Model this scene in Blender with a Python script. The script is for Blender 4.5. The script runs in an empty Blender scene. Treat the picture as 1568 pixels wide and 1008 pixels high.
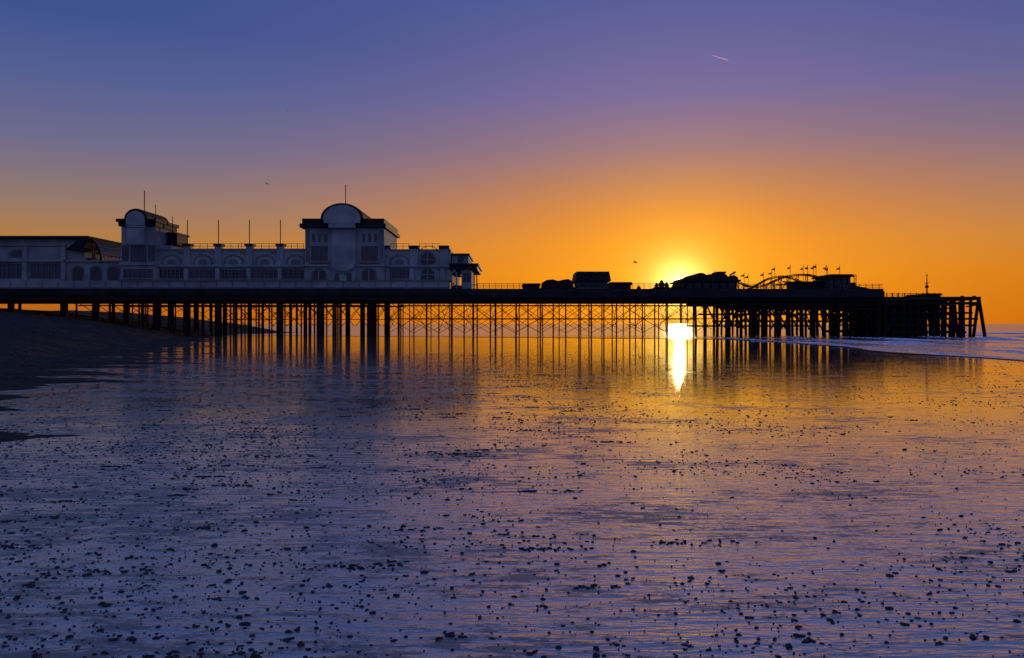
import bpy, math, random
import numpy as np
from mathutils import Vector, noise as mnoise
random.seed(7); rng=np.random.default_rng(11)
S=bpy.context.scene
S.view_settings.view_transform='Standard'; S.view_settings.look='None'
S.view_settings.exposure=0; S.view_settings.gamma=1

def lin(c):
    return tuple(((v/255)/12.92 if v/255<=0.04045 else ((v/255+0.055)/1.055)**2.4) for v in c)

# ---------------------------------------------------------------- materials
def mat(name,col,rough=0.8,var=0.25,vscale=1.5,bump=0.0,bscale=8,spec=0.3,metal=0.0):
    m=bpy.data.materials.new(name); m.use_nodes=True
    nt=m.node_tree; b=nt.nodes['Principled BSDF']
    b.inputs['Roughness'].default_value=rough; b.inputs['Metallic'].default_value=metal
    b.inputs['Specular IOR Level'].default_value=spec
    tc=nt.nodes.new('ShaderNodeTexCoord')
    n=nt.nodes.new('ShaderNodeTexNoise'); n.inputs['Scale'].default_value=vscale; n.inputs['Detail'].default_value=6
    nt.links.new(tc.outputs['Object'],n.inputs['Vector'])
    r=nt.nodes.new('ShaderNodeValToRGB')
    r.color_ramp.elements[0].position=0.3; r.color_ramp.elements[1].position=0.7
    r.color_ramp.elements[0].color=tuple(c*(1-var) for c in col)+(1,)
    r.color_ramp.elements[1].color=tuple(min(1,c*(1+var*0.6)) for c in col)+(1,)
    nt.links.new(n.outputs['Fac'],r.inputs['Fac']); nt.links.new(r.outputs['Color'],b.inputs['Base Color'])
    if bump>0:
        n2=nt.nodes.new('ShaderNodeTexNoise'); n2.inputs['Scale'].default_value=bscale; n2.inputs['Detail'].default_value=5
        nt.links.new(tc.outputs['Object'],n2.inputs['Vector'])
        bp=nt.nodes.new('ShaderNodeBump'); bp.inputs['Strength'].default_value=1; bp.inputs['Distance'].default_value=bump
        nt.links.new(n2.outputs['Fac'],bp.inputs['Height']); nt.links.new(bp.outputs['Normal'],b.inputs['Normal'])
    return m
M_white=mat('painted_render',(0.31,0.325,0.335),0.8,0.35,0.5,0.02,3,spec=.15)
M_trim=mat('grey_render',(0.17,0.175,0.20),0.85,0.25,0.8,spec=.15)  # mid-grey trim colour, darker than the wall render
M_lead=mat('lead_roof',(0.018,0.018,0.024),0.7,0.3,1,spec=.15)
M_iron=mat('rusted_iron',(0.016,0.012,0.011),0.8,0.4,2,spec=.15)
M_timber=mat('wet_timber',(0.015,0.012,0.011),0.85,0.4,2,spec=.15)
M_deck=mat('deck_boards',(0.03,0.027,0.027),0.8,0.3,1,spec=.15)
M_fascia=mat('deck_fascia',(0.022,0.022,0.03),0.8,0.5,0.6,spec=.15)
M_glass=mat('dark_window_glass',(0.03,0.035,0.05),0.25,0.3,1,spec=0.4)
M_glass2=mat('grey_window_glass',(0.06,0.06,0.085),0.25,0.3,1,spec=0.4)
M_red=mat('ride_paint',(0.06,0.025,0.02),0.6,0.4,1)
M_flag=mat('flag_cloth',(0.08,0.03,0.04),0.9,0.3,2)
M_peb=mat('wet_pebble',(0.024,0.02,0.02),0.5,0.6,20,spec=0.4)
M_gull=mat('gull_plumage',(0.10,0.10,0.11),0.9,0.3,5)

def clear_glass():
    m=bpy.data.materials.new('clear_glass'); m.use_nodes=True; nt=m.node_tree
    nt.nodes.remove(nt.nodes['Principled BSDF']); o=nt.nodes['Material Output']
    t=nt.nodes.new('ShaderNodeBsdfTransparent'); t.inputs['Color'].default_value=(0.75,0.6,0.5,1)
    g=nt.nodes.new('ShaderNodeBsdfGlossy'); g.inputs['Roughness'].default_value=0.05
    mx=nt.nodes.new('ShaderNodeMixShader'); mx.inputs[0].default_value=0.12
    nt.links.new(t.outputs[0],mx.inputs[1]); nt.links.new(g.outputs[0],mx.inputs[2]); nt.links.new(mx.outputs[0],o.inputs['Surface'])
    return m
M_clear=clear_glass()

# ---------------------------------------------------------------- mesh builder
# pier survey drawing: 12 drawing units = 1 m ; elevation datum 516 = sand level
def wx(u): return (u-784)/12.0
def wz(v): return (516-v)/12.0
class MB:
    def __init__(s): s.v=[]; s.f=[]
    def add(s,vs,fs):
        o=len(s.v); s.v+= [tuple(p) for p in vs]; s.f+=[tuple(i+o for i in f) for f in fs]
    def cube(s,x0,x1,y0,y1,z0,z1):
        s.add([(x0,y0,z0),(x1,y0,z0),(x1,y1,z0),(x0,y1,z0),(x0,y0,z1),(x1,y0,z1),(x1,y1,z1),(x0,y1,z1)],
              [(0,3,2,1),(4,5,6,7),(0,1,5,4),(1,2,6,5),(2,3,7,6),(3,0,4,7)])
    def box(s,u0,u1,v0,v1,y0,y1):
        s.cube(wx(min(u0,u1)),wx(max(u0,u1)),y0,y1,wz(max(v0,v1)),wz(min(v0,v1)))
    def prism(s,pts,y0,y1):
        n=len(pts); a=sum(pts[i][0]*pts[(i+1)%n][1]-pts[(i+1)%n][0]*pts[i][1] for i in range(n))
        if a>0: pts=pts[::-1]
        vs=[(wx(u),y0,wz(v)) for u,v in pts]+[(wx(u),y1,wz(v)) for u,v in pts]
        fs=[tuple(range(n)),tuple(range(2*n-1,n-1,-1))]+[(i,n+i,n+(i+1)%n,(i+1)%n) for i in range(n)]
        s.add(vs,fs)
    def tube(s,p,q,r,n=6,r2=None):
        p=Vector(p); q=Vector(q); r2=r if r2 is None else r2
        d=(q-p).normalized(); a=d.orthogonal().normalized(); b=d.cross(a)
        vs=[p+(a*math.cos(t)+b*math.sin(t))*r for t in [2*math.pi*i/n for i in range(n)]]
        vs+=[q+(a*math.cos(t)+b*math.sin(t))*r2 for t in [2*math.pi*i/n for i in range(n)]]
        s.add(vs,[(i,(i+1)%n,n+(i+1)%n,n+i) for i in range(n)]+[tuple(range(n-1,-1,-1)),tuple(range(n,2*n))])
    def bar(s,u0,v0,u1,v1,y,r,n=5,y1=None):
        s.tube((wx(u0),y,wz(v0)),(wx(u1),y if y1 is None else y1,wz(v1)),r,n)
    def lathe(s,cx,cy,prof,n=12):
        vs=[];fs=[]
        for r,z in prof:
            vs+=[(cx+r*math.cos(2*math.pi*i/n),cy+r*math.sin(2*math.pi*i/n),z) for i in range(n)]
        for k in range(len(prof)-1):
            fs+=[(k*n+i,k*n+(i+1)%n,(k+1)*n+(i+1)%n,(k+1)*n+i) for i in range(n)]
        fs.append(tuple(range((len(prof)-1)*n,len(prof)*n)))
        s.add(vs,fs)
    def obj(s,name,m,parent=None,smooth=False):
        me=bpy.data.meshes.new(name); me.from_pydata(s.v,[],s.f); me.update()
        if smooth: me.polygons.foreach_set('use_smooth',[True]*len(me.polygons))
        me.materials.append(m); o=bpy.data.objects.new(name,me); S.collection.objects.link(o)
        if parent: o.parent=parent
        return o
def empty(name):
    e=bpy.data.objects.new(name,None); S.collection.objects.link(e); return e
def arc(cx,cy,rx,ry,n=14,a0=0,a1=180):
    return [(cx+rx*math.cos(math.radians(a0+(a1-a0)*i/n)),cy-ry*math.sin(math.radians(a0+(a1-a0)*i/n))) for i in range(n+1)]
def archpoly(cx,hw,spring,bot,ry=None):
    return [(cx+hw,bot)]+arc(cx,spring,hw,ry or hw)+[(cx-hw,bot)]

# ================================================================= PIER
pier=empty('pier')
d=MB()
d.box(-400,1345,443,449,98.6,119)
d.box(1345,1492,455,460,98.6,117)
d.obj('deck',M_deck,pier)
d=MB()
d.box(-400,735,444.5,453,98.3,98.55); d.box(-400,735,454,460,98.7,99.0)
d.box(735,1345,447,456,98.3,98.55)
d.obj('fascia',M_fascia,pier)
d=MB()
for y in (99.2,103,107,111,115,118.4):
    d.box(-400,1345,449.1,460,y-0.15,y+0.15)
u=-400
while u<1345:
    d.box(u,u+3,449.2,457,99.4,118.6); u+=19
d.box(1050,1345,456,470,99.5,99.8); d.box(1110,1345,460,472,103.2,103.5)
u=600
while u<1110:
    d.prism([(u,456),(u+2,456),(u+2,462),(u,462)],98.5,99.4); u+=9.65
d.obj('beams',M_iron,pier)

big=MB(); thin=MB(); br=MB()
def post(mb,u,y,r,top=450,lean=0,n=8):
    mb.tube((wx(u)+lean,y,-0.3),(wx(u),y,wz(top)),r,n)
for u,r in ((-60,.4),(20,.4),(100,.4),(150,.38),(196,.38),(240,.34),(290,.34),(335,.38),(430,.46),(490,.36),(568,.46)):
    for y in (99.6,112): post(big,u,y,r*(1 if y<100 else .55))
    big.cube(wx(u)-r*1.5,wx(u)+r*1.5,99.1,100.1,wz(464),wz(459.9))
u=120
while u<598:
    for k,y in enumerate((99.8,103.5,108,113,118)):
        post(thin,u+rng.uniform(-2,2)+(k%2)*9,y,rng.uniform(.10,.15))
    br.bar(u,463,u+9,500,99.8,.045,4,108); br.bar(u,500,u+9,463,103.5,.04,4,113)
    if u>330:
        br.bar(u,464,u+22,492,99.9,.05,4); br.bar(u+22,464,u,492,108.1,.05,4)
    u+=24 if u<340 else 22
br.bar(120,468,598,468,100,.09,5); br.bar(330,489,598,489,103.6,.05,5); br.bar(120,466,598,466,113,.12,5)
step=19.3
us=[596+step*i for i in range(27)]
RW=(99.4,108.5,118)
for i,u in enumerate(us):
    jj=rng.uniform(-.8,.8)
    post(thin,u+jj,99.4,0.09,n=6)
    if i%2==0:
        post(thin,u+7,108.5,0.08,n=6); post(thin,u+3,118,0.08,n=6)
        br.bar(u,462,u+7,508,99.4,0.03,4,108.5); br.bar(u,508,u+7,462,99.4,0.03,4,108.5)
for k in range(0,len(us)-2,2):
    for y,o in ((99.4,0),(118,3)):
        a,m_,b=us[k]+o,us[k+1]+o,us[k+2]+o
        br.bar(a,462,b,488,y,0.045,4); br.bar(a,488,b,462,y,0.045,4)
        br.bar(a,488,b,510,y,0.036,4); br.bar(a,510,b,488,y,0.036,4)
    a,b=us[k]+7,us[k+2]+7
    br.bar(a,464,b,500,108.5,0.04,4); br.bar(a,500,b,464,108.5,0.04,4)
for y in RW: br.bar(590,488,1112,488,y,0.045,4)
br.bar(596,463,1112,463,99.3,0.1,5); br.bar(596,466,1112,466,108.5,0.1,5)
u=1112
while u<1345:
    for y in (99.4,104,111,118): post(big,u+rng.uniform(-3,3),y+rng.uniform(-.3,.3),rng.uniform(.13,.22),lean=rng.uniform(-.15,.15),n=7)
    br.bar(u-10,472,u,488,99.2,0.11,5); br.bar(u+10,472,u,488,99.2,0.11,5)
    br.bar(u-11,462,u+11,505,107,0.1,5)
    if int(u)%2: br.bar(u,505,u+22,472,111,.11,5)
    u+=rng.uniform(17,23)
for v,y in ((474,99.0),(492,103),(480,111),(500,118.6)): br.bar(1100,v,1345,v,y,0.13,6)
for i in range(26):
    u=rng.uniform(1120,1330); y=rng.choice([99.2,104.2,111.2]); br.bar(u,rng.uniform(464,480),u+rng.uniform(-26,26),rng.uniform(484,506),y,rng.uniform(.06,.12),5)
for k,y in enumerate((98.9,101,103.5,106,109,112,114,116.5)):
    u=1340
    while u<1488:
        post(big,u+rng.uniform(-2,2),y,rng.uniform(.18,.3),top=456+rng.uniform(-1,6),lean=rng.uniform(-.25,.25),n=7)
        u+=rng.uniform(10,16)
for v in (463,470,478,487,497,507):
    for y in (98.6,103.3,109.2,116.8):
        if rng.random()<.9:
            a=1345+rng.uniform(0,20); b=1488-rng.uniform(0,20)
            br.box(a,b,v,v+rng.uniform(2.5,5),y,y+.2)
for i in range(40):
    u=rng.uniform(1346,1470); y=rng.choice([98.7,103.2,109.1,114.2])
    br.bar(u,rng.uniform(462,485),u+rng.uniform(-20,20),rng.uniform(490,512),y,rng.uniform(.1,.2),5)
u=1345
i=0
while u<1474:
    w=rng.uniform(6,11)
    if rng.random()<.85: br.box(u,u+w,rng.uniform(458,464),rng.uniform(500,516),107.1+i*.13,107.2+i*.13)
    u+=w+rng.uniform(0,2); i+=1
big.tube((wx(1500),98.8,-.3),(wx(1490),98.8,wz(457)),.22,8)
big.tube((wx(1494),104,-.3),(wx(1488),104,wz(456)),.2,8)
big.tube((wx(1478),98.3,-.3),(wx(1486),98.3,wz(460)),.2,8)
br.bar(1470,470,1492,466,98.6,.12,5)
big.obj('heavy_piles',M_timber,pier); thin.obj('iron_piles',M_iron,pier); br.obj('cross_bracing',M_iron,pier)
rl=MB()
def rail(u0,u1,vt,vb,y,step=14,n=2):
    for k in range(n): 
        vv=vt+(vb-vt)*k/n; rl.bar(u0,vv,u1,vv,y,0.035,4)
    u=u0
    while u<=u1: rl.bar(u,vt-.5,u,vb,y,0.04,4); u+=step
rail(732,1140,435,443,98.9,9,3); rail(732,1340,435,443,118.5,9,3)
rail(1140,1345,436,443,98.9,10,3)
rail(1352,1425,450,455,99,8,2); rail(1352,1425,450,455,116,8,2)
u=1352
while u<1440:
    rl.bar(u,449,u,455,99,0.07,4); u+=9
rl.obj('railings',M_iron,pier)
hd=MB()
hd.box(1426,1446,452,455.2,101,106); hd.prism([(1424,452),(1448,452),(1444,449),(1428,449)],100.5,106.5)
for u in (1450,1458,1468,1478,1486): hd.tube((wx(u),99.2,wz(460)),(wx(u),99.2,wz(454+rng.uniform(-2,3))),.22,7)
hd.box(1446,1490,456,458,98.3,98.55)
hd.obj('head_shed',M_timber,pier)

# ================================================================= PAVILION
pav=empty('pier_pavilion'); W=MB(); T=MB(); L=MB(); G=MB(); G2=MB(); P=MB()
F=100.0
W.box(240,690,383,431,F,117.5)
W.box(-10,688,431.2,442.9,98.9,117.6)
T.box(188,692,429.6,431.1,98.7,99.4)
T.box(-10,688,440.5,442.8,98.75,98.897)
u=0
while u<686:
    T.box(u,u+1.2,432,440.4,98.82,98.897); u+=24
W.box(238,468,406,409,F-.45,F-.003); W.box(592,692,406,409,F-.45,F-.003)
T.box(238,468,409.1,410.6,F-.35,F-.003); T.box(592,692,409.1,410.6,F-.35,F-.003)
W.box(238,470,381,382.9,F-.25,F+.5); W.box(590,690,382,382.95,F-.25,F+.5)
for u in (287,334.5,382,429.5):
    W.box(u-5,u+5,377,406,F-.2,F+.3); L.box(u-6.5,u+6.5,373.5,376.9,F-.4,F+.9)
    P.bar(u,374,u,337,F,0.06,6)
P.bar(338,382,336,362,F+8,.04,5)
for u in (590,634,680):
    W.box(u-6,u+6,381,406,F-.2,F+.3); L.box(u-8,u+8,376.5,380.9,F-.4,F+.9)
for u0,u1 in ((252,280),(294,328),(341,376),(388,423),(436,464),(598,626),(642,672)):
    P.bar(u0,373,u1,373,F+.2,.03,4); P.bar(u0,377,u1,377,F+.2,.03,4)
    uu=u0
    while uu<=u1+.1: P.bar(uu,372.5,uu,381,F+.2,.035,4); uu+=(u1-u0)/3
for k in range(12):
    a=k/12; b=(k+1)/12
    P.bar(642+30*a,384-7*math.sin(math.pi*a),642+30*b,384-7*math.sin(math.pi*b),F-.1,.06,4)
for cx in (263,311,358,406,453,612):
    T.prism(archpoly(cx,15,400,405.9,10),F-.06,F-.003); W.prism(archpoly(cx,12,401,405.9,8),F-.09,F-.062)
    T.prism(archpoly(cx,7,402.5,405.8,5),F-.11,F-.092)
for u in (270,318,366,414): 
    T.box(u+2,u+12,386,389,F-.04,F-.004)
def glaze(u0,u1,v0,v1,n,mb,y=F):
    mb.box(u0,u1,v0,v1,y-.03,y-.004)
    for k in range(n+1):
        uu=u0+(u1-u0)*k/n; T.box(uu-.55,uu+.55,v0,v1,y-.14,y-.032)
    W.box(u0,u1,v0-1,v0,y-.2,y-.004); T.box(u0,u1,(v0*2+v1)/3-.3,(v0*2+v1)/3+.3,y-.1,y-.033); W.box(u0-1,u1+1,v1,v1+1.2,y-.25,y-.004)
for i,(a,b) in enumerate(((244,282),(291,330),(339,378),(386,426),(433,468))):
    glaze(a,b,413,427,(6,5,7,6,4)[i],G if i%2==0 else G2)
for u in (242,286.5,334.5,382,429.5,470): W.box(u-3,u+3,411.2,429.5,F-.4,F-.003)
glaze(600,627,413,427,5,G2)
for u in (594,631,678): W.box(u-3.5,u+3.5,411.2,429.5,F-.35,F-.003)
G.prism(archpoly(655,10,420,429,8),F-.05,F-.004); W.box(654.4,655.6,412,429,F-.1,F-.052); W.box(645,665,420,421,F-.12,F-.053)
T.prism(arc(655,398,13,13,20,0,342),F-.06,F-.004)
G.prism(arc(655,398,10.5,10.5,20,0,342),F-.1,F-.062)
W.box(646,664,397.5,398.3,F-.15,F-.102); W.box(654.5,655.5,388.5,408,F-.16,F-.104)
CY=F-.9
W.box(470,590,350,431,CY,110)
W.box(512,548,341,431,CY-.5,CY-.003)
L.box(464,594,345,350.9,CY-.8,110.8); L.box(467,591,337,344.9,CY-.5,110.5)
L.prism([(562,338)]+arc(529,338,32,23,20)+[(496,338)],CY-1.2,109)
W.prism([(556,345)]+arc(529,338,28,20,20)+[(502,345)],CY-1.35,CY-1.205)
W.box(509,549,345,352,CY-1.3,CY-.9)
T.box(509,549,352.1,353.4,CY-.9,CY-.505)
P.bar(529,316,529,283,CY+1,.06,6)
for c in (492,568):
    for k in range(-1,2): 
        T.box(c+k*9-2.6,c+k*9+2.6,359,372,CY-.05,CY-.004); G2.box(c+k*9-1.3,c+k*9+1.3,360,371.5,CY-.07,CY-.052)
    G2.box(c-12.5,c+12.5,378,400,CY-.08,CY-.004)
    for k in range(1,4): T.box(c-12.5+k*6.25-.35,c-12.5+k*6.25+.35,378,400,CY-.14,CY-.082)
    T.box(c-15,c+15,402,404,CY-.3,CY-.003)
    T.prism(archpoly(c-1,12,420,431,9),CY-.05,CY-.004); G.prism(archpoly(c-1,9.5,421,430.9,7.5),CY-.09,CY-.052)
    W.box(c-1.6,c-.4,413,430.8,CY-.13,CY-.092)
W.box(468,592,406.5,409,CY-.4,CY-.003)
T.prism([(508,405)]+arc(529,405,22,15,14,180,360),CY-.62,CY-.505)
W.prism([(512,405)]+arc(529,405,18,11.5,14,180,360),CY-.68,CY-.625)
G2.box(516,523,420,430.8,CY-.54,CY-.504); G2.box(535,542,420,430.8,CY-.54,CY-.504)
for u in (474,586): T.box(u-2.2,u+2.2,354.2,402,CY-.1,CY-.003)
L.box(460,470,352,356,104,109); W.box(461.5,470,356,372,104.3,108.6); L.box(460,470.4,372,374,104,109); L.box(461.4,469.9,374,384,104.3,108)
W.box(190,242,348,431,F-.7,105)
L.box(185,246,337,341.5,F-1.3,105.6); L.box(187,244,341.6,347.9,F-1,105.3)
L.prism([(234,338)]+arc(216,338,17.5,16,16)+[(198.5,338)],F-1.45,105)
W.prism([(230,347)]+arc(216,339,14.2,13.2,16)+[(202,347)],F-1.6,F-1.455)
W.box(203,229,347,377,F-1.5,F-.703)
T.box(203,229,350,351,F-1.54,F-1.504); T.box(202,230,375,377.5,F-1.6,F-1.502)
G2.box(191,201,376,401,F-.75,F-.704); G2.box(231,241,376,401,F-.75,F-.704); G2.box(204,228,379,402,F-.76,F-.704)
for u in (195.8,210,216,222,236): T.box(u-.4,u+.4,379,401,F-.82,F-.765)
W.box(188,243,403,407,F-1.1,F-.704)
glaze(194,238,413,427,6,G2,F-.7)
P.bar(215.5,323,215.5,290,F+1,.06,6); P.bar(233,338,233,312,F+1,.045,5)
L.box(244,261,353,356,102,106); L.box(245.5,259.5,356,370,102.3,105.7); L.box(244,261,370,372,102,106); L.box(246,252,372,383,102.3,105.7)
P.bar(248.5,353,248.5,327,103,.05,5)
W.box(240.2,262,376,383,F+.1,F+2)
L.box(690,719,388,391,F+.2,110.5); W.box(691,717,391.2,404,F+.5,110)
G.prism(arc(705,397,5,5,14,0,340),F+.42,F+.496); T.box(697,713,402,404,F+.4,F+.496)
L.box(688.5,733,404.1,407,F-.8,112); L.box(689,731,407.1,413,F-.5,111.5)
W.box(690.2,700,413.1,417,F,111); 
for u in (690.6,698,706.5): W.box(u,u+1.8,413.1,442.9,F,F+.25)
W.box(707,722,413.1,442.9,F+.1,108); L.box(690.2,722,437,442.9,F+.3,F+.5)
G.box(709,720,418,432,F+.05,F+.097); T.box(714,715,418,432,F-.02,F+.047)
for u in (726,730): L.bar(u,413,u,443,F+.2,.08,6)
L.box(722.2,731,436,437,F+.1,F+.25)
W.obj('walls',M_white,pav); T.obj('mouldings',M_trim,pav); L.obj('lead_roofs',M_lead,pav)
G.obj('windows',M_glass,pav); G2.obj('ground_floor_windows',M_glass2,pav); P.obj('poles_and_rails',M_iron,pav)

# ================================================================= ARCADE HALL
hall=empty('arcade_hall'); W=MB(); T=MB(); L=MB(); G=MB(); C=MB(); H2=MB()
W.box(-400,128,366.2,431,F+.3,112)
L.prism([(-400,366)]+[(-400,362)]+[(138,362)]+[(141,364)]+[(129,386),(104,383),(126,366)],F-.6,112.5)
W.box(-400,100,374,376.5,F+.1,F+.297); T.box(-400,100,376.6,377.6,F+.2,F+.297)
W.box(100,190,401,431,F+.2,112); W.box(98,192,398.5,400.9,F-.1,112.2)
a=arc(130,402,25,38,12,0,80)
for y in (F,F+8):
    for p,q in zip(a[:-1],a[1:]): L.bar(p[0],p[1],q[0],q[1],y,.14,6)
    L.bar(142,402,142,366,y,.08,5)
for p in a[::3]: L.tube((wx(p[0]),F,wz(p[1])),(wx(p[0]),F+8,wz(p[1])),.09,5)
for p,q in zip(a[:-1],a[1:]):
    C.add([(wx(p[0]),F+.1,wz(p[1])),(wx(q[0]),F+.1,wz(q[1])),(wx(q[0]),F+7.9,wz(q[1])),(wx(p[0]),F+7.9,wz(p[1]))],[(0,1,2,3)])
T.prism(archpoly(25,14,388,394,7),F+.24,F+.297); G.prism(archpoly(25,10,389,393,5),F+.2,F+.237)
for (p,q) in ((-60,-12),(-5,32),(46,92)):
    H2.box(p,q,404,426,F+.26,F+.296)
    n=5
    for k in range(n+1):
        uu=p+(q-p)*k/n; T.box(uu-.6,uu+.6,404,426,F+.15,F+.257)
    T.box(p,q,410,411,F+.17,F+.258)
W.box(-400,99,397,401,F-.2,F+.297)
for u in (-8,38,97): W.box(u-3.5,u+3.5,378.1,430,F-.1,F+.297)
for u in (118,146,172):
    T.prism(archpoly(u,10,414,429,8),F+.14,F+.197); G.prism(archpoly(u,7.5,415,429,6.5),F+.1,F+.137)
for k in range(7):
    u=152+k*5.5; L.bar(u,393,u,399,F+.5,.04,4)
L.bar(150,393,188,393,F+.5,.04,4)
L.prism([(128,394),(150,400),(150,402),(128,402)],F+1,F+7)
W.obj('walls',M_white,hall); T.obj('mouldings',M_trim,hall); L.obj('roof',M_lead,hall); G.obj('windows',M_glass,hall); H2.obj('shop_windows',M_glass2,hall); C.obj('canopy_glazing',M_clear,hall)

# ================================================================= DECK BUILDINGS & RIDES
def kiosk(u0,u1,vt,ve,vb,y0,y1,over=4,wallm=M_trim):
    e=empty('kiosk'); w=MB(); r=MB(); g=MB()
    w.box(u0+over,u1-over,ve,vb,y0,y1)
    r.prism([(u0,ve),(u1,ve),(u1-over*.7,vt),(u0+over*.7,vt)],y0-.8,y1+.8); r.box(u0+1,u1-1,ve,ve+1.3,y0-.6,y1+.6)
    r.box(u0+over*.7,u1-over*.7,vt-.8,vt,y0-.2,y1+.2)
    g.box(u0+over+4,u1-over-4,ve+2.5,vb-4,y0-.05,y0-.003)
    for k in range(1,3):
        uu=u0+over+4+(u1-u0-2*over-8)*k/3; w.box(uu-.5,uu+.5,ve+2.5,vb-4,y0-.12,y0-.052)
    w.obj('walls',wallm,e); r.obj('roof',M_lead,e); g.obj('shutters',M_glass,e)
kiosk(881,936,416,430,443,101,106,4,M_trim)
kiosk(938,973,431,434,443,103,107,1.5,M_lead)
kiosk(800,830,432,434,443,105,109,1.5,M_lead)
e=empty('covered_boat_ride')
r=MB()
r.prism([(830,443),(832,431),(838,427.5),(848,426.5),(856,429),(864,427),(872,426),(878,429),(882,443)],102,106); r.obj('tarpaulin',M_lead,e)
r=MB(); r.box(828,884,440,442.9,101.6,106.4); r.obj('base',M_timber,e)
e=empty('funfair_carousel'); r=MB(); q=MB()
for u,h,s in ((984,436,.25),(1012,431,.4),(1020,427,.55),(1028,430,.45),(1038,434,.35),(1044,436,.3)):
    z=wz(h); b=wz(443)
    q.lathe(wx(u),103,[(s*1.3,b),(s*1.1,b+.3),(s*.6,b+.5),(s*.9,b+(z-b)*.6),(s*.4,z-.25),(s*.45,z-.1),(.05,z)],10)
r.box(1004,1048,440,442.9,101,106)
r.obj('platform',M_timber,e); q.obj('cars',M_red,e,True)
e=empty('funfair_pavilion'); r=MB(); w=MB(); g=MB()
def hump(cx,hw,vt,vb,y0,y1): r.prism([(cx+hw,vb)]+arc(cx,vt+(vb-vt)*.75,hw,(vb-vt)*.75,10)+[(cx-hw,vb)],y0,y1)
w.box(1050,1132,430,443,101,108)
r.box(1046,1136,428,430.5,100.4,108.6); hump(1057,9,424,428,101,107); hump(1076,11,417,428,101,108); hump(1092,13,419,428,101,107); hump(1110,12,416,428,102,108); hump(1126,8,421,428,101,106)
r.bar(1131,428,1131,414,102,.06,5); r.bar(1104,418,1104,412,103,.06,5); r.box(1108,1122,413.5,416,103,106)
r.bar(1124,420,1133,415,102,.12,5)
for k in range(6): g.box(1054+k*13,1063+k*13,433,441,100.93,100.996)
r.obj('roofs',M_lead,e); w.obj('walls',M_lead,e); g.obj('shutters',M_glass,e)
e=empty('roller_coaster'); t=MB(); sp=MB()
tr=[(1138,429),(1150,435),(1165,437),(1182,434),(1198,427),(1214,421),(1232,418.5),(1250,419),(1266,423),(1280,426),(1294,421),(1308,419),(1322,420)]
def smoothpts(pts,m=4):
    o=[]
    for i in range(len(pts)-1):
        p0=pts[max(i-1,0)];p1=pts[i];p2=pts[i+1];p3=pts[min(i+2,len(pts)-1)]
        for k in range(m):
            s=k/m; o.append(tuple(.5*((2*p1[j])+(-p0[j]+p2[j])*s+(2*p0[j]-5*p1[j]+4*p2[j]-p3[j])*s*s+(-p0[j]+3*p1[j]-3*p2[j]+p3[j])*s**3) for j in (0,1)))
    return o+[pts[-1]]
for off,dy in ((0,102),(-0.5,109)):
    pts=smoothpts([(u,v+(2.5 if dy>105 else 0)*math.sin(u*.06)) for u,v in tr])
    for p,q in zip(pts[:-1],pts[1:]):
        t.bar(p[0],p[1],q[0],q[1],dy,.05,5); t.bar(p[0],p[1],q[0],q[1],dy+.9,.05,5); t.bar(p[0],p[1]+2,q[0],q[1]+2,dy+.45,.07,5)
        t.tube((wx(p[0]),dy,wz(p[1])),(wx(p[0]),dy+.9,wz(p[1])),.05,4)
    last=None
    for p in pts[::3]:
        sp.bar(p[0],p[1],p[0],443,dy+.1,.045,5); sp.bar(p[0],p[1],p[0]+2,443,dy+.8,.045,5)
        if last: sp.bar(last[0],443,p[0],p[1]+3,dy+.1,.03,4)
        last=p
t.bar(1200,434,1275,434,103,.1,5); t.bar(1215,429,1262,431,104,.1,5)
t.obj('track',M_iron,e); sp.obj('supports',M_iron,e)
e=empty('ride_station'); w=MB(); r=MB(); g=MB()
w.box(1286,1318,421,443,103,108); r.prism([(1280,422),(1322,422),(1318,418),(1284,418)],102.5,108.5)
r.prism([(1318,436),(1344,441),(1344,443),(1318,443)],102,108); r.box(1318.2,1326,431,436,103,107)
r.box(1240,1284,430.2,443,105,108.5); r.box(1238,1286,428,430,104.6,109)
g.box(1290,1298,427,440,102.92,102.996); g.box(1303,1313,425,433,102.92,102.996)
w.obj('walls',M_trim,e); r.obj('roof',M_lead,e); g.obj('openings',M_glass,e)
for u,v in ((1153,416),(1167,417),(1178,416),(1190,414),(1211,404),(1226,404),(1239,407),(1250,405),(1262,403),(1275,402),(1284,404),(1299,404),(1305,405)):
    f=MB(); y=101+rng.uniform(0,6)
    f.bar(u,443,u,v,y,.035,5); f.lathe(wx(u),y,[(.02,wz(v)),(.07,wz(v)+.05),(.02,wz(v)+.12)],6)
    o=f.obj('flagpole',M_iron)
    c=MB(); n=5; vs=[];fs=[]
    for k in range(n+1):
        s=k/n; h=.34*(1-.75*s); yy=y+.12*math.sin(s*5+u)
        vs+=[(wx(u)-.04-s*.42,yy,wz(v)-.1-s*.2),(wx(u)-.04-s*.42,yy,wz(v)-.1-h-s*.2)]
    for k in range(n): fs.append((2*k,2*k+1,2*k+3,2*k+2))
    c.add(vs,fs); c.obj('pennant',M_flag,o)
f=MB(); f.tube((wx(1432),102,wz(452)),(wx(1432),102,wz(421)),.11,8,.05); f.box(1429.5,1434.5,432,433,101.9,102.1); f.box(1430.5,1433.5,436,440,101.8,102.2); f.lathe(wx(1432),102,[(.05,wz(421)),(.1,wz(420.5)),(.1,wz(419.5)),(.02,wz(418.5))],8)
f.obj('navigation_light_mast',M_iron)

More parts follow.
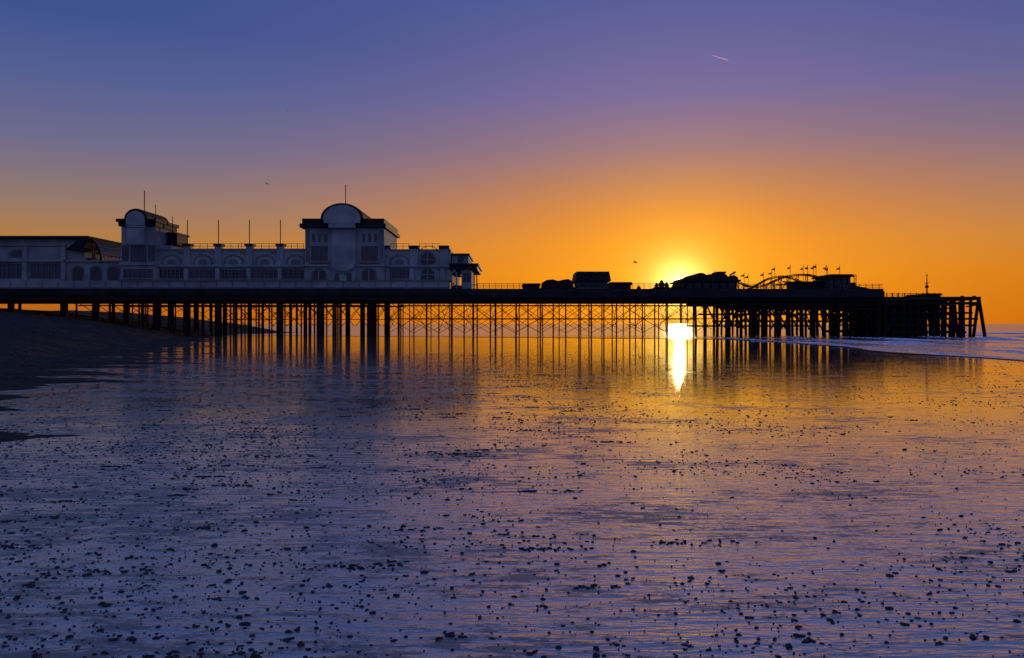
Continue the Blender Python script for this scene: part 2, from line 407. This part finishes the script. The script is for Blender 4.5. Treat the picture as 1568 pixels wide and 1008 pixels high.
# ================================================================= GROUND, BEACH, SEA
def N(nt,t,**k):
    n=nt.nodes.new(t)
    for a,b in k.items(): setattr(n,a,b)
    return n
def math_(nt,op,a,b=None,c=None,clamp=False):
    n=N(nt,'ShaderNodeMath',operation=op); n.use_clamp=clamp
    for i,x in enumerate((a,b,c)):
        if x is None: continue
        if isinstance(x,(int,float)): n.inputs[i].default_value=x
        else: nt.links.new(x,n.inputs[i])
    return n.outputs[0]
def noise_(nt,vec,scale,detail=4,sx=1,sy=1,sz=1,rough=.5,rot=0):
    mp=N(nt,'ShaderNodeMapping'); mp.inputs['Scale'].default_value=(sx,sy,sz); mp.inputs['Rotation'].default_value=(0,0,rot)
    nt.links.new(vec,mp.inputs['Vector'])
    n=N(nt,'ShaderNodeTexNoise'); n.inputs['Scale'].default_value=scale; n.inputs['Detail'].default_value=detail; n.inputs['Roughness'].default_value=rough
    nt.links.new(mp.outputs[0],n.inputs['Vector']); return n.outputs['Fac']
def mrange(nt,x,a,b,c,d,smooth=True):
    n=N(nt,'ShaderNodeMapRange'); n.interpolation_type='SMOOTHSTEP' if smooth else 'LINEAR'
    nt.links.new(x,n.inputs[0])
    for i,v in enumerate((a,b,c,d)):
        if isinstance(v,(int,float)): n.inputs[i+1].default_value=v
        else: nt.links.new(v,n.inputs[i+1])
    return n.outputs[0]

def wet_sand_mat():
    m=bpy.data.materials.new('wet_sand'); m.use_nodes=True; nt=m.node_tree; nt.nodes.remove(nt.nodes['Principled BSDF'])
    o=nt.nodes['Material Output']; pos=N(nt,'ShaderNodeTexCoord').outputs['Object']
    sep=N(nt,'ShaderNodeSeparateXYZ'); nt.links.new(pos,sep.inputs[0]); X,Y=sep.outputs[0],sep.outputs[1]
    near=mrange(nt,Y,3.5,17,1.0,0.0)
    near=math_(nt,'ADD',math_(nt,'MULTIPLY',near,.84),mrange(nt,Y,10,80,.16,.04))
    left=mrange(nt,X,-7,5,1.0,0.12)
    r1=noise_(nt,pos,1,3,0.8,4.5,1,.5,0.08)
    r2=noise_(nt,pos,1,3,2.6,11,1,.55,-0.06)   # rills
    r3=noise_(nt,pos,60,3,.6,1,1,.65)            # grain
    rill=mrange(nt,r2,.36,.62,0,1)               # sharpen rill edges
    h=math_(nt,'ADD',math_(nt,'MULTIPLY',r1,0.010),math_(nt,'MULTIPLY',rill,0.0038))
    h=math_(nt,'ADD',h,math_(nt,'MULTIPLY',math_(nt,'MULTIPLY',r3,0.0028),math_(nt,'ADD',left,.25)))
    h=math_(nt,'MULTIPLY',h,near)
    bp=N(nt,'ShaderNodeBump'); bp.inputs['Strength'].default_value=1; bp.inputs['Distance'].default_value=1.0; nt.links.new(h,bp.inputs['Height'])
    p1=noise_(nt,pos,1,6,0.45,1.0,1,.6,.15); p3=noise_(nt,pos,34,4,.6,1,1,.7); p4=noise_(nt,pos,8,3,.5,1.6,1,.6)
    pp=math_(nt,'ADD',math_(nt,'MULTIPLY',p1,.33),math_(nt,'MULTIPLY',r2,.27)); pp=math_(nt,'ADD',pp,math_(nt,'MULTIPLY',p3,.24)); pp=math_(nt,'ADD',pp,math_(nt,'MULTIPLY',p4,.16))
    pp=math_(nt,'ADD',pp,math_(nt,'MULTIPLY',left,.05))
    dry=math_(nt,'MULTIPLY',mrange(nt,pp,.52,.575,0,1),mrange(nt,Y,12,48,1,.2))
    lw=N(nt,'ShaderNodeLayerWeight'); lw.inputs['Blend'].default_value=.5
    fac=mrange(nt,lw.outputs['Facing'],.4,.97,.40,.95,False)
    fac=math_(nt,'MULTIPLY',fac,math_(nt,'SUBTRACT',1,math_(nt,'MULTIPLY',dry,.6)))
    rough=math_(nt,'ADD',math_(nt,'MULTIPLY',dry,.22),math_(nt,'ADD',.04,math_(nt,'MULTIPLY',near,.10)))
    rough=math_(nt,'ADD',rough,math_(nt,'MULTIPLY',left,.035))
    gl=N(nt,'ShaderNodeBsdfGlossy'); gl.inputs['Color'].default_value=(.88,.97,.95,1); nt.links.new(rough,gl.inputs['Roughness']); nt.links.new(bp.outputs[0],gl.inputs['Normal'])
    df=N(nt,'ShaderNodeBsdfDiffuse'); nt.links.new(bp.outputs[0],df.inputs['Normal'])
    cr=N(nt,'ShaderNodeValToRGB'); cr.color_ramp.elements[0].position=.35; cr.color_ramp.elements[1].position=.65
    cr.color_ramp.elements[0].color=(.05,.056,.052,1); cr.color_ramp.elements[1].color=(.18,.19,.17,1); nt.links.new(p3,cr.inputs[0]); nt.links.new(cr.outputs[0],df.inputs['Color'])
    mx=N(nt,'ShaderNodeMixShader'); nt.links.new(fac,mx.inputs[0]); nt.links.new(df.outputs[0],mx.inputs[1]); nt.links.new(gl.outputs[0],mx.inputs[2]); nt.links.new(mx.outputs[0],o.inputs['Surface'])
    return m
g=MB(); g.add([(-900,-150,0),(500,-150,0),(500,420,0),(-900,420,0)],[(0,1,2,3)]); g.obj('wet_sand',wet_sand_mat())

def sea_mat():
    m=bpy.data.materials.new('sea_water'); m.use_nodes=True; nt=m.node_tree; nt.nodes.remove(nt.nodes['Principled BSDF'])
    o=nt.nodes['Material Output']; pos=N(nt,'ShaderNodeTexCoord').outputs['Object']
    a=noise_(nt,pos,1,4,.5,.35,1,.55,.2); b=noise_(nt,pos,1,4,2.4,1.6,1,.6,-.2); c=noise_(nt,pos,1,3,.07,.05,1,.5,.1)
    h=math_(nt,'ADD',math_(nt,'MULTIPLY',a,.28),math_(nt,'MULTIPLY',b,.06)); h=math_(nt,'ADD',h,math_(nt,'MULTIPLY',c,.8))
    bp=N(nt,'ShaderNodeBump'); bp.inputs['Distance'].default_value=1; bp.inputs['Strength'].default_value=1; nt.links.new(h,bp.inputs['Height'])
    gl=N(nt,'ShaderNodeBsdfGlossy'); gl.inputs['Color'].default_value=(.84,.92,.98,1); gl.inputs['Roughness'].default_value=.15; nt.links.new(bp.outputs[0],gl.inputs['Normal'])
    df=N(nt,'ShaderNodeBsdfDiffuse'); df.inputs['Color'].default_value=(.08,.10,.14,1)
    lw=N(nt,'ShaderNodeLayerWeight'); lw.inputs['Blend'].default_value=.5; nt.links.new(bp.outputs[0],lw.inputs['Normal'])
    fac=mrange(nt,lw.outputs['Facing'],.3,.97,.35,.88,False)
    mx=N(nt,'ShaderNodeMixShader'); nt.links.new(fac,mx.inputs[0]); nt.links.new(df.outputs[0],mx.inputs[1]); nt.links.new(gl.outputs[0],mx.inputs[2]); nt.links.new(mx.outputs[0],o.inputs['Surface'])
    return m
M_sea=sea_mat()
def shore(y):
    if y<78: return 23.5+1.2*math.sin(y*.11)+.5*math.sin(y*.37)+max(0,(30-y))*.05
    t=min(1,(y-78)/50); t=t*t*(3-2*t)
    return (23.5+1.2*math.sin(y*.11)+.5*math.sin(y*.37))*(1-t)+(-60)*t
vs=[];fs=[]
ys=list(np.arange(-150,130,1.5))
for y in ys: vs.append((shore(y),y,.03)); vs.append((9000,y,.03))
for i in range(len(ys)-1): fs.append((2*i,2*i+1,2*i+3,2*i+2))
o_=len(vs); y=ys[-1]
vs+=[(-9000,y,.03),(-9000,12000,.03),(9000,12000,.03)]
fs.append((o_,2*(len(ys)-1),2*(len(ys)-1)+1,o_+2,o_+1))
g=MB(); g.add(vs,fs); g.obj('sea',M_sea)

def foam_mat():
    m=bpy.data.materials.new('sea_foam'); m.use_nodes=True; nt=m.node_tree; nt.nodes.remove(nt.nodes['Principled BSDF'])
    o=nt.nodes['Material Output']; pos=N(nt,'ShaderNodeTexCoord').outputs['Object']
    a=noise_(nt,pos,1,5,3,.9,1,.65)
    gl=N(nt,'ShaderNodeBsdfGlossy'); gl.inputs['Roughness'].default_value=.15; gl.inputs['Color'].default_value=(.86,.92,1,1)
    bp=N(nt,'ShaderNodeBump'); bp.inputs['Distance'].default_value=.15; nt.links.new(a,bp.inputs['Height']); nt.links.new(bp.outputs[0],gl.inputs['Normal'])
    df=N(nt,'ShaderNodeBsdfDiffuse'); df.inputs['Color'].default_value=(.85,.88,.94,1)
    mx=N(nt,'ShaderNodeMixShader'); nt.links.new(mrange(nt,a,.44,.54,1,0),mx.inputs[0])
    nt.links.new(df.outputs[0],mx.inputs[1]); nt.links.new(gl.outputs[0],mx.inputs[2]); nt.links.new(mx.outputs[0],o.inputs['Surface'])
    return m
M_foam=foam_mat()
def wave(x0,y0,y1,hh,ww,seed,slope=0.0):
    vs=[];fs=[]; prof=[(-.5,-.1),(-.32,.35),(-.15,.9),(0,1),(.2,.7),(.45,.25),(.7,-.1)]
    y=y0;k=0
    while y<y1:
        e=min(1,(y-y0)/8,(y1-y)/8); e=max(e,0.02)
        a=hh*e*(.45+1.1*mnoise.noise((y*.13,seed,0))+.3); a=max(a,.015)
        cx=x0+slope*(y-y0)+1.1*math.sin(y*.11+seed*.3)+1.4*mnoise.noise((y*.06,seed*3,1))+.3*mnoise.noise((y*.5,seed,2))
        w=ww*(.6+.6*e+.4*mnoise.noise((y*.3,seed,5)))
        vs+=[(cx+px*w,y,.03+a*pz) for px,pz in prof]; k+=1; y+=.5
    n=len(prof)
    for i in range(k-1):
        for j in range(n-1): fs.append((i*n+j,i*n+j+1,(i+1)*n+j+1,(i+1)*n+j))
    g=MB(); g.add(vs,fs); g.obj('breaking_wave',M_foam,None,True)
wave(24.3,33,97,.12,.7,1); wave(28.5,38,94,.10,.7,4.3,.03); wave(33,42,98,.16,.9,7.7); wave(40,50,98,.15,.9,2.2,.02); wave(50,60,130,.2,1,9.1); wave(62,80,150,.22,1.2,5.5); wave(80,100,240,.3,1.5,6.5)

def toe(y):
    t=-5.6-.325*min(y,105)
    if y>150: t-=.7*(y-150)
    return t
def bh(s,x,y):
    if s<0: h=.02*s
    elif s<4: h=.024*s
    else: h=.096+.165*(s-4)
    h=4.3*(1-math.exp(-max(h,0)/4.3*1.0))*1.25 if h>0 else h
    h=min(h,3.95)
    n1=mnoise.noise((x*.16,y*.55,0)); n2=mnoise.noise((x*.8,y*2.0,4)); n3=mnoise.noise((x*.05,y*.05,9)); n4=mnoise.noise((x*3.1,y*4.5,6))
    amp=.11 if s<5 else .11+min(.1,(s-5)*.02)
    return h+amp*n1+.045*n2+.014*n4+.25*n3*min(1,max(0,s-4)/10)
ss=list(np.concatenate([np.arange(-9,6,.2),np.arange(6,30,.4),np.arange(30,80,3),np.array([90,120,200,400,800])]))
yy=[3.0]
while yy[-1]<420: yy.append(yy[-1]+max(.12,yy[-1]*.005))
vs=[];fs=[];n=len(ss)
for y in yy:
    t=toe(y)
    for s in ss: x=t-s; vs.append((x,y,bh(s,x,y)))
for i in range(len(yy)-1):
    for j in range(n-1): fs.append((i*n+j,(i+1)*n+j,(i+1)*n+j+1,i*n+j+1))
g=MB(); g.v=vs; g.f=fs
g.obj('shingle_beach',mat('shingle',(.05,.043,.04),.85,.8,6,.09,7,spec=.12),None,True)
# ---------------------------------------------------------------- pebbles / seaweed scatter
phi=(1+5**.5)/2
ico=np.array([(-1,phi,0),(1,phi,0),(-1,-phi,0),(1,-phi,0),(0,-1,phi),(0,1,phi),(0,-1,-phi),(0,1,-phi),(phi,0,-1),(phi,0,1),(-phi,0,-1),(-phi,0,1)])/1.902
icf=np.array([(0,11,5),(0,5,1),(0,1,7),(0,7,10),(0,10,11),(1,5,9),(5,11,4),(11,10,2),(10,7,6),(7,1,8),(3,9,4),(3,4,2),(3,2,6),(3,6,8),(3,8,9),(4,9,5),(2,4,11),(6,2,10),(8,6,7),(9,8,1)])
def scatter(name,P_,R,ell,m):
    n=len(P_); v=np.repeat(ico[None],n,0)*(1+rng.uniform(-.35,.35,(n,12,1)))
    v*=np.stack([R*ell,R,R*rng.uniform(.35,.8,n)],1)[:,None,:]
    a=rng.normal(0,.5,n); c,s=np.cos(a)[:,None],np.sin(a)[:,None]
    x=v[:,:,0]*c-v[:,:,1]*s; y=v[:,:,0]*s+v[:,:,1]*c
    v=np.stack([x,y,v[:,:,2]],2)+P_[:,None,:]
    f=(icf[None]+12*np.arange(n)[:,None,None]).reshape(-1,3)
    me=bpy.data.meshes.new(name); me.from_pydata(v.reshape(-1,3).tolist(),[],f.tolist()); me.update(); me.materials.append(m)
    me.polygons.foreach_set('use_smooth',[True]*len(me.polygons))
    o=bpy.data.objects.new(name,me); S.collection.objects.link(o)
pts=[];rad=[]
tries=0
while len(pts)<17000 and tries<500000:
    tries+=1
    y=3.2+ (rng.random()**.95)*42; x=rng.uniform(-.75,.75)*y
    if x<toe(y)-1 or x>24: continue
    w=.42+1.1*mnoise.noise((x*.35,y*.5,3))+.6*mnoise.noise((x*1.1,y*1.4,7))
    w+= .3*max(-1,min(1,(.05*y-x)/(.3*y)))
    w=max(w,.07)
    w*= 1.0 if y<12 else max(.14,(12/y))
    if rng.random()<w*.75:
        big_=rng.random()<.07
        pts.append((x,y,.002)); rad.append((.010+rng.random()*.009+.0003*y) if big_ else (.0032+rng.random()**2.6*.009+.00026*y))
scatter('pebbles',np.array(pts),np.array(rad),rng.uniform(1,1.9,len(pts)),M_peb)
pts=[];rad=[]
for k in range(170):
    y=3.6+rng.random()**.9*24; x=rng.uniform(-.7,.1)*y if rng.random()<.85 else rng.uniform(-.7,.7)*y
    if x<toe(y): continue
    m=int(rng.integers(4,30)); L_=rng.uniform(.03,.2)*(1+y*.03)
    for j in range(m):
        pts.append((x+rng.normal(0,L_),y+rng.normal(0,L_*.25),.003)); rad.append(rng.uniform(.003,.011)+.0003*y)
scatter('seaweed',np.array(pts),np.array(rad),rng.uniform(1,3.0,len(pts)),M_peb)

# ---------------------------------------------------------------- gulls and contrail
def gull(x,y,z,span,bank,head):
    g=MB(); h=span/2
    prof=[(-.34,.01),(-.22,.035),(-.05,.075),(.1,.08),(.22,.05),(.3,.045),(.36,.02),(.42,.006)]
    vs=[];fs=[]
    for px,r in prof: vs+=[(px*span*.8,r*span*.8*math.cos(t),r*span*.7*math.sin(t)) for t in [i*math.pi/4 for i in range(8)]]
    for k in range(len(prof)-1): fs+=[(k*8+i,k*8+(i+1)%8,k*8+8+(i+1)%8,k*8+8+i) for i in range(8)]
    g.add(vs,fs)
    for sg in (-1,1):
        sec=[(0,0,.11,.05),(.45,.16,.12,.03),(.75,.12,.02,.0),(1,.02,-.12,.0)]
        ch=[.16,.15,.1,.02]; vs=[]
        for (a,zz,fx,_),c in zip(sec,ch):
            vs+=[((fx)*span,sg*a*h,zz*h+.008*span),((fx-c)*span,sg*a*h,zz*h-.0),]
        g.add(vs,[(0,1,3,2),(2,3,5,4),(4,5,7,6)])
    g.add([(-.27*span,0,.01),(-.4*span,.06*span,0),(-.42*span,0,0),(-.4*span,-.06*span,0)],[(0,1,2,3)])
    o=g.obj('seagull',M_gull,None,True); o.location=(x,y,z); o.rotation_euler=(bank,0,head)
gull(-46.9,150,28.5,1.15,.35,2.6); gull(15.7,100,9.5,1.25,-.25,-.6); gull(-65.9,230,64.3,.9,.2,.4)
c=MB(); p=Vector((2302,9000,3084)); q=Vector((2365,8600,2897)); c.tube(p,q,3,10,10)
mc=bpy.data.materials.new('ice_trail'); mc.use_nodes=True; nt=mc.node_tree; nt.nodes.remove(nt.nodes['Principled BSDF'])
d_=nt.nodes.new('ShaderNodeBsdfTranslucent'); d_.inputs[0].default_value=(.9,.85,.85,1); d3=nt.nodes.new('ShaderNodeBsdfDiffuse'); d3.inputs[0].default_value=(.9,.85,.85,1); d2=nt.nodes.new('ShaderNodeBsdfTransparent')
aa=nt.nodes.new('ShaderNodeAddShader'); nt.links.new(d_.outputs[0],aa.inputs[0]); nt.links.new(d3.outputs[0],aa.inputs[1])
ax=nt.nodes.new('ShaderNodeMixShader'); ax.inputs[0].default_value=.5; nt.links.new(aa.outputs[0],ax.inputs[1]); nt.links.new(d2.outputs[0],ax.inputs[2]); nt.links.new(ax.outputs[0],nt.nodes['Material Output'].inputs['Surface'])
c.obj('contrail',mc,None,True)

# ================================================================= SKY
AZ=math.radians(12.05); EL=math.radians(2.8)
sd=Vector((math.sin(AZ)*math.cos(EL),math.cos(AZ)*math.cos(EL),math.sin(EL)))
Wd=bpy.data.worlds.new('World'); S.world=Wd; Wd.use_nodes=True; nt=Wd.node_tree
bg=nt.nodes['Background']; tc=N(nt,'ShaderNodeTexCoord')
nrm=N(nt,'ShaderNodeVectorMath',operation='NORMALIZE'); nt.links.new(tc.outputs['Generated'],nrm.inputs[0])
sep=N(nt,'ShaderNodeSeparateXYZ'); nt.links.new(nrm.outputs[0],sep.inputs[0]); X,Y,Z=sep.outputs
def ramp(stops):
    r=N(nt,'ShaderNodeValToRGB'); cr=r.color_ramp
    cr.interpolation='LINEAR'
    while len(cr.elements)<len(stops): cr.elements.new(.5)
    for e,(p,c) in zip(cr.elements,stops):
        e.position=p; e.color=lin(c)+(1,)
    return r
zs=math_(nt,'MAXIMUM',Z,0)
A=ramp([(0,(184,92,20)),(.06,(190,108,28)),(.098,(172,120,68)),(.136,(144,118,106)),(.20,(106,104,138)),(.266,(80,93,146)),(.33,(58,80,142)),(.55,(52,72,128)),(1,(48,66,120))])
B=ramp([(0,(228,126,4)),(.063,(238,140,4)),(.10,(234,138,10)),(.137,(216,128,40)),(.177,(184,120,82)),(.216,(150,112,120)),(.277,(116,102,152)),(.382,(82,90,152)),(.6,(64,78,138))])
C=ramp([(0,(98,100,138)),(.15,(96,104,152)),(.4,(84,100,155)),(1,(62,82,136))])
for r in (A,B,C): nt.links.new(zs,r.inputs[0])
hl=math_(nt,'SQRT',math_(nt,'ADD',math_(nt,'MULTIPLY',X,X),math_(nt,'MULTIPLY',Y,Y)))
ca=math_(nt,'DIVIDE',math_(nt,'ADD',math_(nt,'MULTIPLY',X,math.sin(AZ)),math_(nt,'MULTIPLY',Y,math.cos(AZ))),math_(nt,'MAXIMUM',hl,1e-4))
az=math_(nt,'ARCCOSINE',math_(nt,'MINIMUM',math_(nt,'MAXIMUM',ca,-1),1))
q=math_(nt,'DIVIDE',az,.4); fac=math_(nt,'EXPONENT',math_(nt,'MULTIPLY',math_(nt,'MULTIPLY',q,q),-1))
def mixc(f,a,b,t='MIX'):
    m=N(nt,'ShaderNodeMix',data_type='RGBA',blend_type=t)
    if isinstance(f,(int,float)): m.inputs[0].default_value=f
    else: nt.links.new(f,m.inputs[0])
    for i,x in ((6,a),(7,b)):
        if isinstance(x,tuple): m.inputs[i].default_value=x
        else: nt.links.new(x,m.inputs[i])
    return m.outputs[2]
col=mixc(fac,A.outputs[0],B.outputs[0]); col=mixc(mrange(nt,az,.9,2.0,0,1),col,C.outputs[0])
dt=N(nt,'ShaderNodeVectorMath',operation='DOT_PRODUCT'); nt.links.new(nrm.outputs[0],dt.inputs[0]); dt.inputs[1].default_value=sd
ang=math_(nt,'ARCCOSINE',math_(nt,'MINIMUM',dt.outputs['Value'],.9999999))
def scale(colr,f):
    v=N(nt,'ShaderNodeVectorMath',operation='SCALE'); v.inputs[0].default_value=colr; nt.links.new(f,v.inputs['Scale']); return v.outputs[0]
def addv(a,b):
    v=N(nt,'ShaderNodeVectorMath',operation='ADD'); nt.links.new(a,v.inputs[0]); nt.links.new(b,v.inputs[1]); return v.outputs[0]
g1=math_(nt,'EXPONENT',math_(nt,'MULTIPLY',ang,-1/.055))
g2=math_(nt,'EXPONENT',math_(nt,'MULTIPLY',ang,-1/.0135))
g3=mrange(nt,ang,.0048,.0075,1,0)
col=addv(col,scale((.7,.42,.03),g1)); col=addv(col,scale((4.5,3.2,1.1),g2)); col=addv(col,scale((60,45,20),g3))
sky=N(nt,'ShaderNodeTexSky',sky_type='NISHITA'); sky.sun_disc=False; sky.sun_elevation=EL; sky.sun_rotation=AZ
sk=N(nt,'ShaderNodeVectorMath',operation='SCALE'); nt.links.new(sky.outputs[0],sk.inputs[0]); sk.inputs['Scale'].default_value=.004
col=addv(col,sk.outputs[0])
nt.links.new(col,bg.inputs['Color']); bg.inputs['Strength'].default_value=1.0

sl=bpy.data.lights.new('sun','SUN'); sl.energy=.8; sl.angle=math.radians(.5); sl.color=(1,.62,.28)
so=bpy.data.objects.new('sun',sl); S.collection.objects.link(so); so.rotation_euler=sd.to_track_quat('Z','Y').to_euler(); so.location=(30,150,30)

cam=bpy.data.cameras.new('camera'); co=bpy.data.objects.new('camera',cam); S.collection.objects.link(co)
co.location=(0,0,1.667); co.rotation_euler=(math.radians(90),0,0)
cam.sensor_width=36; cam.lens=36*1200/1568; cam.shift_y=-8/1568; cam.clip_end=30000; cam.clip_start=.05
S.camera=co
